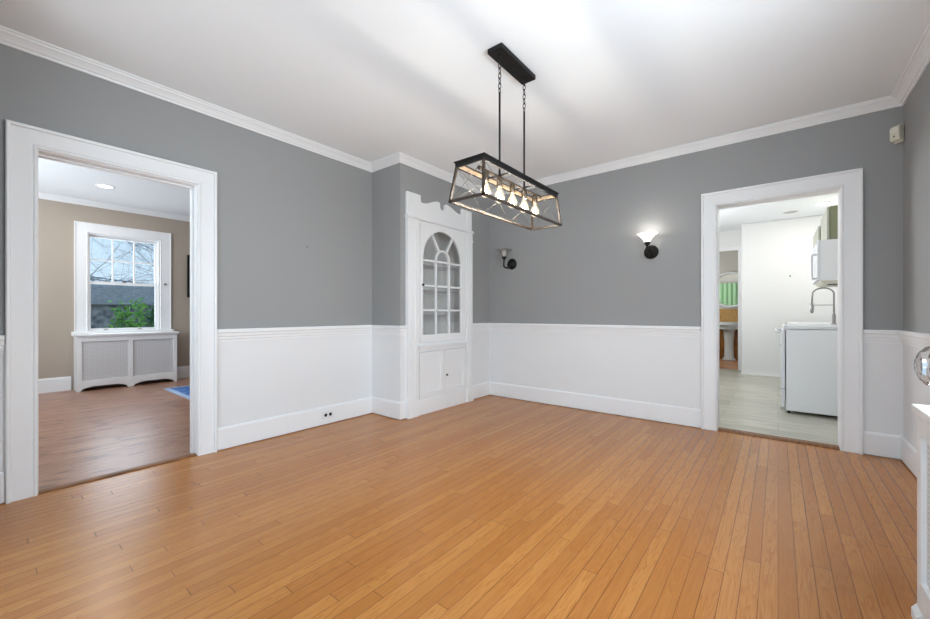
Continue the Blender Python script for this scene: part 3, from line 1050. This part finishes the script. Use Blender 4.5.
# ------------------------------------------------------------------ wall sconces
def sconce(x, zc, lit, label, dx=-0.01, pr=0.118):
    s = thing('wall_sconce', (x, YB, zc), label, 'wall lamp')
    MB().lathe([(0.066, 0), (0.068, 0.006), (0.060, 0.012), (0.050, 0.014), (0.047, 0.020), (0.026, 0.024), (0.022, 0.034), (0.010, 0.040), (0, 0.041)], (x, YB, zc), (0, -1, 0), 28).build('backplate', M['black'], s)
    cx = x + dx
    pts = []
    ctrl = [(x, YB - 0.030, zc), (x - 0.002, YB - 0.058, zc - 0.034), (x - 0.005, YB - pr * 0.80, zc - 0.056), (cx, YB - pr, zc - 0.040), (cx, YB - pr - 0.006, zc + 0.0), (cx, YB - pr - 0.002, zc + 0.035), (cx, YB - pr, zc + 0.056)]
    for i in range(len(ctrl) - 1):
        p0, p1, p2, p3 = [Vector(ctrl[max(0, min(len(ctrl) - 1, i + k))]) for k in (-1, 0, 1, 2)]
        for t_ in range(5):
            t = t_ / 5
            pts.append(0.5 * ((2 * p1) + (p2 - p0) * t + (2 * p0 - 5 * p1 + 4 * p2 - p3) * t * t + (3 * p1 - p0 - 3 * p2 + p3) * t ** 3))
    pts.append(Vector(ctrl[-1]))
    MB().tube(pts, 0.0095, 10).build('arm', M['black'], s)
    top = Vector(ctrl[-1])
    MB().lathe([(0.010, -0.012), (0.016, 0.0), (0.026, 0.008), (0.031, 0.022), (0.029, 0.026), (0, 0.026)], top, (0, 0, 1), 20).build('shade_holder', M['black'], s)
    wave = lambda j, n, h: 1 + 0.035 * max(0, (h - 0.07) / 0.05) * math.cos(8 * 2 * PI * j / n)
    sh = [(0.027, 0.022), (0.030, 0.034), (0.037, 0.052), (0.052, 0.074), (0.074, 0.094), (0.100, 0.108), (0.1015, 0.110), (0.098, 0.1105), (0.071, 0.097), (0.049, 0.077), (0.034, 0.054), (0.027, 0.036), (0.025, 0.024)]
    MB().lathe(sh, top, (0, 0, 1), 48, scal=wave).build('shade', M['shade'] if lit else M['shade_clear'], s)
    b = MB().lathe([(0.011, 0.026), (0.013, 0.040), (0.022, 0.056), (0.026, 0.072), (0.023, 0.086), (0.013, 0.096), (0, 0.099)], top, (0, 0, 1), 20).build('bulb', M['litbulb'] if lit else M['milkbulb'], s)
    if lit:
        L = bpy.data.lights.new('sconce_light', 'POINT')
        L.energy = SCONCE_W
        L.color = (1.0, 0.94, 0.86)
        L.shadow_soft_size = 0.03
        lo = bpy.data.objects.new('sconce_light', L)
        lo.location = top + Vector((0, 0, 0.112))
        C.objects.link(lo)
    return s


sconce(-0.973, 1.653, True, 'lit wall sconce with glowing glass shade beside the kitchen doorway')
sconce(-2.571, 1.660, False, 'unlit wall sconce with clear glass shade beside the china cabinet', -0.035, 0.128)

# ------------------------------------------------------------------ small wall fittings
ms = thing('motion_sensor', (0.660, 4.12, 2.34), 'cream motion sensor mounted high in the right corner', 'sensor')
rot = math.radians(-45)
ex, ey = Vector((math.cos(rot), math.sin(rot))), Vector((math.sin(rot), -math.cos(rot)))   # along face, out of corner
ex, ey = Vector((0.7071, -0.7071)), Vector((-0.7071, -0.7071))
o2 = Vector((XE, YB)) + ey * 0.027


def fms(a, b, d):
    p = o2 + ex * a + ey * d
    return (p.x, p.y, b)


MB().prism([[(-0.025, 2.272), (0.025, 2.272), (0.025, 2.392), (-0.025, 2.392)]], fms, 0.0, 0.016).build('mounting_base', M['cream'], ms, 0.003)
MB().prism([[(0.012, 2.282), (0.044, 2.286), (0.050, 2.325), (0.046, 2.382), (0.030, 2.396), (0.012, 2.396)]], lambda a, b, d: fms(d, b, a), -0.029, 0.029).build('sensor_housing', M['cream'], ms, 0.004)
MB().prism([[(0.045, 2.341), (0.054, 2.348), (0.053, 2.374), (0.044, 2.380)]], lambda a, b, d: fms(d, b, a), -0.024, 0.024).build('sensor_lens', M['lens'], ms, 0.002)
MB().prism([[(0.046, 2.311), (0.052, 2.312), (0.052, 2.318), (0.046, 2.319)]], lambda a, b, d: fms(d, b, a), -0.004, 0.004).build('indicator_light', M['dark'], ms)

of = lambda a, b, d: (XA + 0.015 + d, a, b)
out = thing('wall_outlet', (XA + 0.015, 2.095, 0.09), 'white outlet plate with two dark receptacles in the left baseboard', 'outlet')
MB().prism([[(2.038, 0.056), (2.152, 0.056), (2.152, 0.126), (2.038, 0.126)]], of, 0, 0.005).build('cover_plate', M['plastic'], out, 0.002)
for y in (2.072, 2.120):
    MB().lathe([(0.0155, 0), (0.0155, 0.0065), (0, 0.0065)], (XA + 0.015, y, 0.091), (1, 0, 0), 18).build('receptacle', M['dark'], out)
tag(MB().lathe([(0.004, 0), (0.004, 0.006), (0.002, 0.009), (0, 0.009)], (XA, 1.894, 1.656), (1, 0, 0), 10).build('picture_nail', M['hole']), 'tiny nail in the grey left wall above the chair rail', 'nail')

# ------------------------------------------------------------------ living room things
tv = thing('television', (-7.46, 2.62, 1.65), 'black flat television on the tan wall right of the window', 'television')
MB().box(-7.505, -7.465, 2.155, 3.35, 1.31, 2.00).build('housing', M['blackplastic'], tv, 0.006)
MB().box(-7.4655, -7.4635, 2.165, 3.34, 1.325, 1.99).build('screen', M['screen'], tv)
MB().box(-7.579, -7.505, 2.60, 2.95, 1.50, 1.80).build('wall_bracket', M['blackplastic'], tv)
rug = thing('area_rug', (-5.5, 2.6, 0.0), 'blue patterned rug on the living room floor beside door frame', 'rug')
MB().box(-6.66, -4.3, 1.64, 3.7, 0.0005, 0.008).build('border', M['rugborder'], rug)
MB().box(-6.60, -4.36, 1.70, 3.64, 0.008, 0.011).build('field', M['rug'], rug)
tag(MB().prism([[(1.868, 1.495), (1.90, 1.495), (1.90, 1.525), (1.868, 1.525)]], fx, 0.016, 0.030).build('curtain_hook', M['steel'], None, 0.003), 'small metal hook on the right casing of the living room window', 'hook')


def ceiling_light(x, y, z, label, lit, dia=0.075, group=None):
    r = thing('recessed_light', (x, y, z), label, 'ceiling light', group)
    MB().lathe([(dia + 0.015, 0), (dia + 0.014, -0.006), (dia, -0.008), (dia - 0.004, -0.004), (dia - 0.004, 0)], (x, y, z), (0, 0, 1), 28).build('trim_ring', M['plastic'], r)
    MB().lathe([(dia - 0.004, -0.001), (dia - 0.004, -0.004), (0, -0.004)], (x, y, z), (0, 0, 1), 28).build('diffuser', M['diffuser'] if lit else M['vent'], r)
    if lit:
        L = bpy.data.lights.new('can_light', 'AREA')
        L.shape = 'DISK'
        L.size = dia * 2
        L.energy = CAN_W
        L.color = (1, 0.96, 0.9)
        lo = bpy.data.objects.new('can_light', L)
        lo.location = (x, y, z - 0.012)
        C.objects.link(lo)


ceiling_light(-6.52, 1.015, ZC + 0.02, 'glowing recessed light in the living room ceiling', True)
ceiling_light(0.487, 7.49, ZC, 'glowing recessed light in the kitchen ceiling near the green cabinets', True, 0.07)
ceiling_light(0.150, 7.83, ZC, 'unlit grey ceiling disc in the kitchen left of the recessed light', False, 0.085)

# ------------------------------------------------------------------ kitchen things
RY0, RY1 = 5.345, 6.105
rg = thing('kitchen_range', (0.36, 5.72, 0), 'white freestanding range seen from its side through kitchen doorway', 'range')
MB().box(0.066, 0.70, RY0, RY1, 0.030, 0.882).build('body', M['sidegrey'], rg, 0.003)
MB().box(0.045, 0.71, RY0 - 0.004, RY1 + 0.004, 0.886, 0.924).build('cooktop', M['enamel'], rg, 0.008)
dd = MB().box(0.028, 0.058, RY0, RY1, 0.26, 0.875).build('oven_door', M['enamel'], rg, 0.005)
hd = MB().tube([(0.030, RY0 + 0.05, 0.85), (-0.012, RY0 + 0.05, 0.862), (-0.016, RY0 + 0.07, 0.863), (-0.016, RY1 - 0.07, 0.863), (-0.012, RY1 - 0.05, 0.862), (0.030, RY1 - 0.05, 0.85)], 0.013, 10).build('handle', M['enamel'], dd)
MB().box(0.028, 0.058, RY0, RY1, 0.06, 0.25).build('drawer', M['enamel'], rg, 0.005)
MB().box(0.640, 0.71, RY0, RY1, 0.924, 1.06).build('backguard', M['enamel'], rg, 0.006)
for x in (0.09, 0.66):
    for y in (RY0 + 0.05, RY1 - 0.05):
        MB().lathe([(0.018, 0.0), (0.018, 0.012), (0.010, 0.014), (0.010, 0.032)], (x, y, -0.001), (0, 0, 1), 12).build('leveling_foot', M['dark'], rg)
mw = thing('microwave', (0.52, 5.72, 1.375), 'white over-range microwave with a long handle above the white range', 'microwave')
MB().box(0.335, 0.715, RY0, RY1, 1.382, 1.792).build('body', M['sidegrey'], mw, 0.003)
md = MB().box(0.312, 0.335, RY0, RY1, 1.390, 1.792).build('door', M['enamel'], mw, 0.004)
MB().tube([(0.312, RY0 + 0.04, 1.650), (0.282, RY0 + 0.04, 1.655), (0.272, RY0 + 0.04, 1.645), (0.272, RY0 + 0.04, 1.415), (0.282, RY0 + 0.04, 1.405), (0.312, RY0 + 0.04, 1.410)], 0.010, 10).build('handle', M['enamel'], md)
MB().prism([[(0.33, 1.382), (0.37, 1.350), (0.70, 1.350), (0.71, 1.382)]], lambda a, b, d: (a, d, b), RY0 + 0.01, RY1 - 0.01).build('vent_underside', M['cream'], mw)
MB().box(0.40, 0.66, RY0 + 0.06, RY0 + 0.26, 1.346, 1.350).build('grease_filter', M['dark'], mw)


def wall_cab(y0, y1, label, mside, mdoor, doors):
    c = thing('wall_cabinet', (0.56, (y0 + y1) / 2, 1.80), label, 'cabinet')
    MB().box(0.408, 0.718, y0, y1, 1.796, 2.125).build('body', mside, c)
    w_ = (y1 - y0) / doors
    for i in range(doors):
        a, b = y0 + w_ * i + 0.006, y0 + w_ * (i + 1) - 0.006
        MB().prism([[(a, 1.80), (b, 1.80), (b, 2.122), (a, 2.122)]], lambda p, q_, d: (0.405 - d, p, q_), 0, 0.02).build('door', mdoor, c, 0.003)


wall_cab(5.35, 6.10, 'olive green wall cabinet directly above the white microwave', M['olive'], M['sage'], 2)
wall_cab(6.45, 7.35, 'pale green wall cabinet farther back beyond the microwave cabinet', M['olive'], M['sage'], 2)
bc = thing('base_cabinet', (0.42, 6.95, 0), 'white sink base cabinet behind the range', 'cabinet')
MB().box(0.13, 0.715, 6.12, 7.9, 0.09, 0.885).build('body', M['enamel'], bc)
MB().box(0.19, 0.715, 6.12, 7.9, 0.0, 0.09).build('toe_kick', M['enamel'], bc)
tag(MB().box(0.10, 0.718, 6.115, 7.92, 0.886, 0.918).build('countertop', M['counter'], None, 0.004), 'white countertop behind the range carrying the tall faucet', 'countertop')
fa = thing('kitchen_faucet', (0.538, 6.6, 0.918), 'tall brushed metal faucet with arched spring spout over the counter', 'faucet')
MB().lathe([(0.028, 0), (0.028, 0.008), (0.017, 0.014), (0.017, 0.11), (0.011, 0.13), (0.010, 0.14)], (0.538, 6.6, 0.918), (0, 0, 1), 18).build('base', M['steel'], fa)
pts = [(0.538, 6.6, 1.05), (0.538, 6.6, 1.30)] + [(0.438 + 0.10 * math.cos(a), 6.6, 1.29 + 0.078 * math.sin(a)) for a in [PI * k / 12 for k in range(1, 12)]] + [(0.338, 6.6, 1.27), (0.335, 6.6, 1.17)]
MB().tube(pts, 0.009, 10).build('spout', M['steel'], fa)
MB().lathe([(0.013, 0.0), (0.018, 0.02), (0.020, 0.09), (0.014, 0.11), (0.010, 0.13)], (0.335, 6.6, 1.055), (0, 0, 1), 14).build('spray_head', M['steel'], fa)
MB().tube([(0.538, 6.6, 1.155), (0.345, 6.6, 1.155)], 0.004, 8).build('bracket_arm', M['steel'], fa)
tag(MB().lathe([(0.013, 0), (0.013, 0.004), (0.007, 0.012), (0, 0.012)], (0.154, KY, 1.665), (0, -1, 0), 12).build('wall_hook', M['steel']), 'small metal hook high on the white kitchen wall', 'hook')
tag(MB().lathe([(0.012, 0), (0.012, 0.004), (0.007, 0.010), (0, 0.010)], (0.039, KY, 0.528), (0, -1, 0), 12).build('door_stop', M['steel']), 'small dark knob low on the white kitchen wall', 'stop')

# ------------------------------------------------------------------ bathroom things
mr = thing('round_mirror', (-0.836, 10.77, 1.59), 'round mirror in a pale ring frame above the bathroom sink', 'mirror')
rr = 0.385
fr = [( -0.84 + rr * math.cos(2 * PI * k / 48), 10.75, 1.59 + rr * math.sin(2 * PI * k / 48)) for k in range(48)]
MB().tube(fr, 0.028, 10, closed=True).build('frame', M['porcelain'], mr)
MB().lathe([(rr, 0), (rr, 0.02), (0, 0.02)], (-0.84, 10.785, 1.59), (-0.06, -1, 0), 48, smooth=False).build('mirror_glass', M['mirror'], mr)
sk = thing('pedestal_sink', (-0.86, 10.5, 0), 'white pedestal sink against the ochre panelling under the round mirror', 'sink')
bs = MB()
o_ = [(-0.86 + 0.30 * math.cos(a), 10.52 - 0.27 * math.sin(a)) for a in [PI * k / 16 for k in range(17)]]
o_ = [(-0.56, 10.765)] + o_ + [(-1.16, 10.765)]
bs.prism([o_], XY, 0.79, 0.86)
o2_ = [(-0.86 + (a + 0.86) * 0.75, 10.6 + (b - 10.6) * 0.75) for a, b in o_]
bs.prism([o2_], XY, 0.70, 0.79)
bs.build('basin', M['porcelain'], sk, 0.01)
MB().lathe([(0.13, 0), (0.13, 0.03), (0.095, 0.07), (0.085, 0.40), (0.11, 0.66), (0.13, 0.70)], (-0.86, 10.58, 0), (0, 0, 1), 24).build('pedestal', M['porcelain'], sk)
cu = MB()
wv = [(-1.83 + 0.9 * k / 60, 9.10 + 0.012 * math.sin(k * 0.9)) for k in range(61)]
cu.prism([wv + [(a, b + 0.004) for a, b in reversed(wv)]], XY, 0.15, 1.85)
tag(cu.build('shower_curtain', M['curtain']), 'pale green shower curtain reflected in the round bathroom mirror', 'curtain')

# ------------------------------------------------------------------ garden outside the living room window
struct(MB().box(-30, -7.75, -14, 18, -0.60, -0.5).build('floor_garden', M['soil']))
gw = thing('garden_wall', (-11.9, 2.0, -0.5), 'grey stone garden wall with a slate coping seen through the window', 'wall')
MB().box(-12.2, -11.6, -6, 10, -0.5, 1.24).build('stone_base', M['stone'], gw)
MB().box(-12.3, -11.5, -6, 10, 1.24, 1.71).build('slate_coping', M['slate'], gw, 0.02)


def shrub(x, y, h, w_, n, mt, label):
    s = thing('garden_shrub', (x, y, -0.5), label, 'shrub')
    rnd = random.Random(int(x * 91 + y * 37))
    st, lf = MB(), MB()
    for k in range(9):
        a, t = rnd.uniform(0, 2 * PI), rnd.uniform(0.3, 1) * w_
        top = Vector((x + t * math.cos(a), y + t * math.sin(a), -0.5 + h * rnd.uniform(0.7, 1.0)))
        b = Vector((x + 0.05 * math.cos(a), y + 0.05 * math.sin(a), -0.5))
        m_ = b.lerp(top, 0.5) + Vector((0, 0, 0.12))
        st.tube([b, m_, top], [0.014, 0.010, 0.004], 6)
        for i in range(n // 9):
            f = rnd.uniform(0.25, 1)
            c = (b.lerp(m_, f * 2) if f < 0.5 else m_.lerp(top, f * 2 - 1)) + Vector((rnd.gauss(0, .07), rnd.gauss(0, .07), rnd.gauss(0, .06)))
            d = Vector((rnd.gauss(0, 1), rnd.gauss(0, 1), rnd.gauss(0.2, .8))).normalized()
            u = d.cross(Vector((rnd.gauss(0, 1), rnd.gauss(0, 1), rnd.gauss(0, 1)))).normalized()
            l, ww = rnd.uniform(.07, .13), rnd.uniform(.018, .032)
            nn = d.cross(u) * 0.008
            lf.add([c, c + d * l * .5 + u * ww + nn, c + d * l, c + d * l * .5 - u * ww + nn, c + d * l * .5 - nn], [(0, 1, 4), (1, 2, 4), (2, 3, 4), (3, 0, 4)])
    st.build('stem', M['bark'], s)
    lf.build('foliage', mt, s)


shrub(-10.6, 2.06, 1.85, 0.28, 900, M['leaf'], 'bright green leafy shrub rising against the garden wall at right')
shrub(-10.95, 2.64, 1.85, 0.18, 900, M['leafdark'], 'dark green shrub at the right edge of the window view')
shrub(-9.9, 1.66, 1.40, 0.14, 300, M['leafdark'], 'low green shrub at the bottom centre of the window view')


def bare_tree(x, y, seed, label):
    t = thing('bare_tree', (x, y, -0.5), label, 'tree')
    rnd = random.Random(seed)
    tr, br = MB(), MB()

    def grow(mb_, p, d, l, r, lev):
        pts, rs = [p], [r]
        for i in range(4):
            d = (d + Vector((rnd.gauss(0, .16), rnd.gauss(0, .16), rnd.gauss(0.03, .1)))).normalized()
            p = p + d * l / 4
            pts.append(p)
            rs.append(r * (1 - 0.14 * (i + 1)))
            if lev < 5:
                for q_ in range((2 if lev == 1 else 1) if lev else (0 if i < 1 else 4)):
                    e = (d + Vector((rnd.gauss(0, .75), rnd.gauss(0, .75), rnd.gauss(0.1, .5)))).normalized()
                    grow(br, p, e, l * rnd.uniform(.55, .72), rs[-1] * 0.6, lev + 1)
        mb_.tube(pts, rs, 5 if lev else 9)
    grow(tr, Vector((x, y, -0.5)), Vector((0, 0, 1)), 7.0, 0.070, 0)
    tr.build('trunk', M['bark'], t)
    br.build('branches', M['bark'], t)


bare_tree(-22.0, 0.6, 8, 'bare branching tree at left against the sky beyond garden wall')
bare_tree(-29.0, 9.5, 5, 'bare branching tree at right against the sky beyond garden wall')
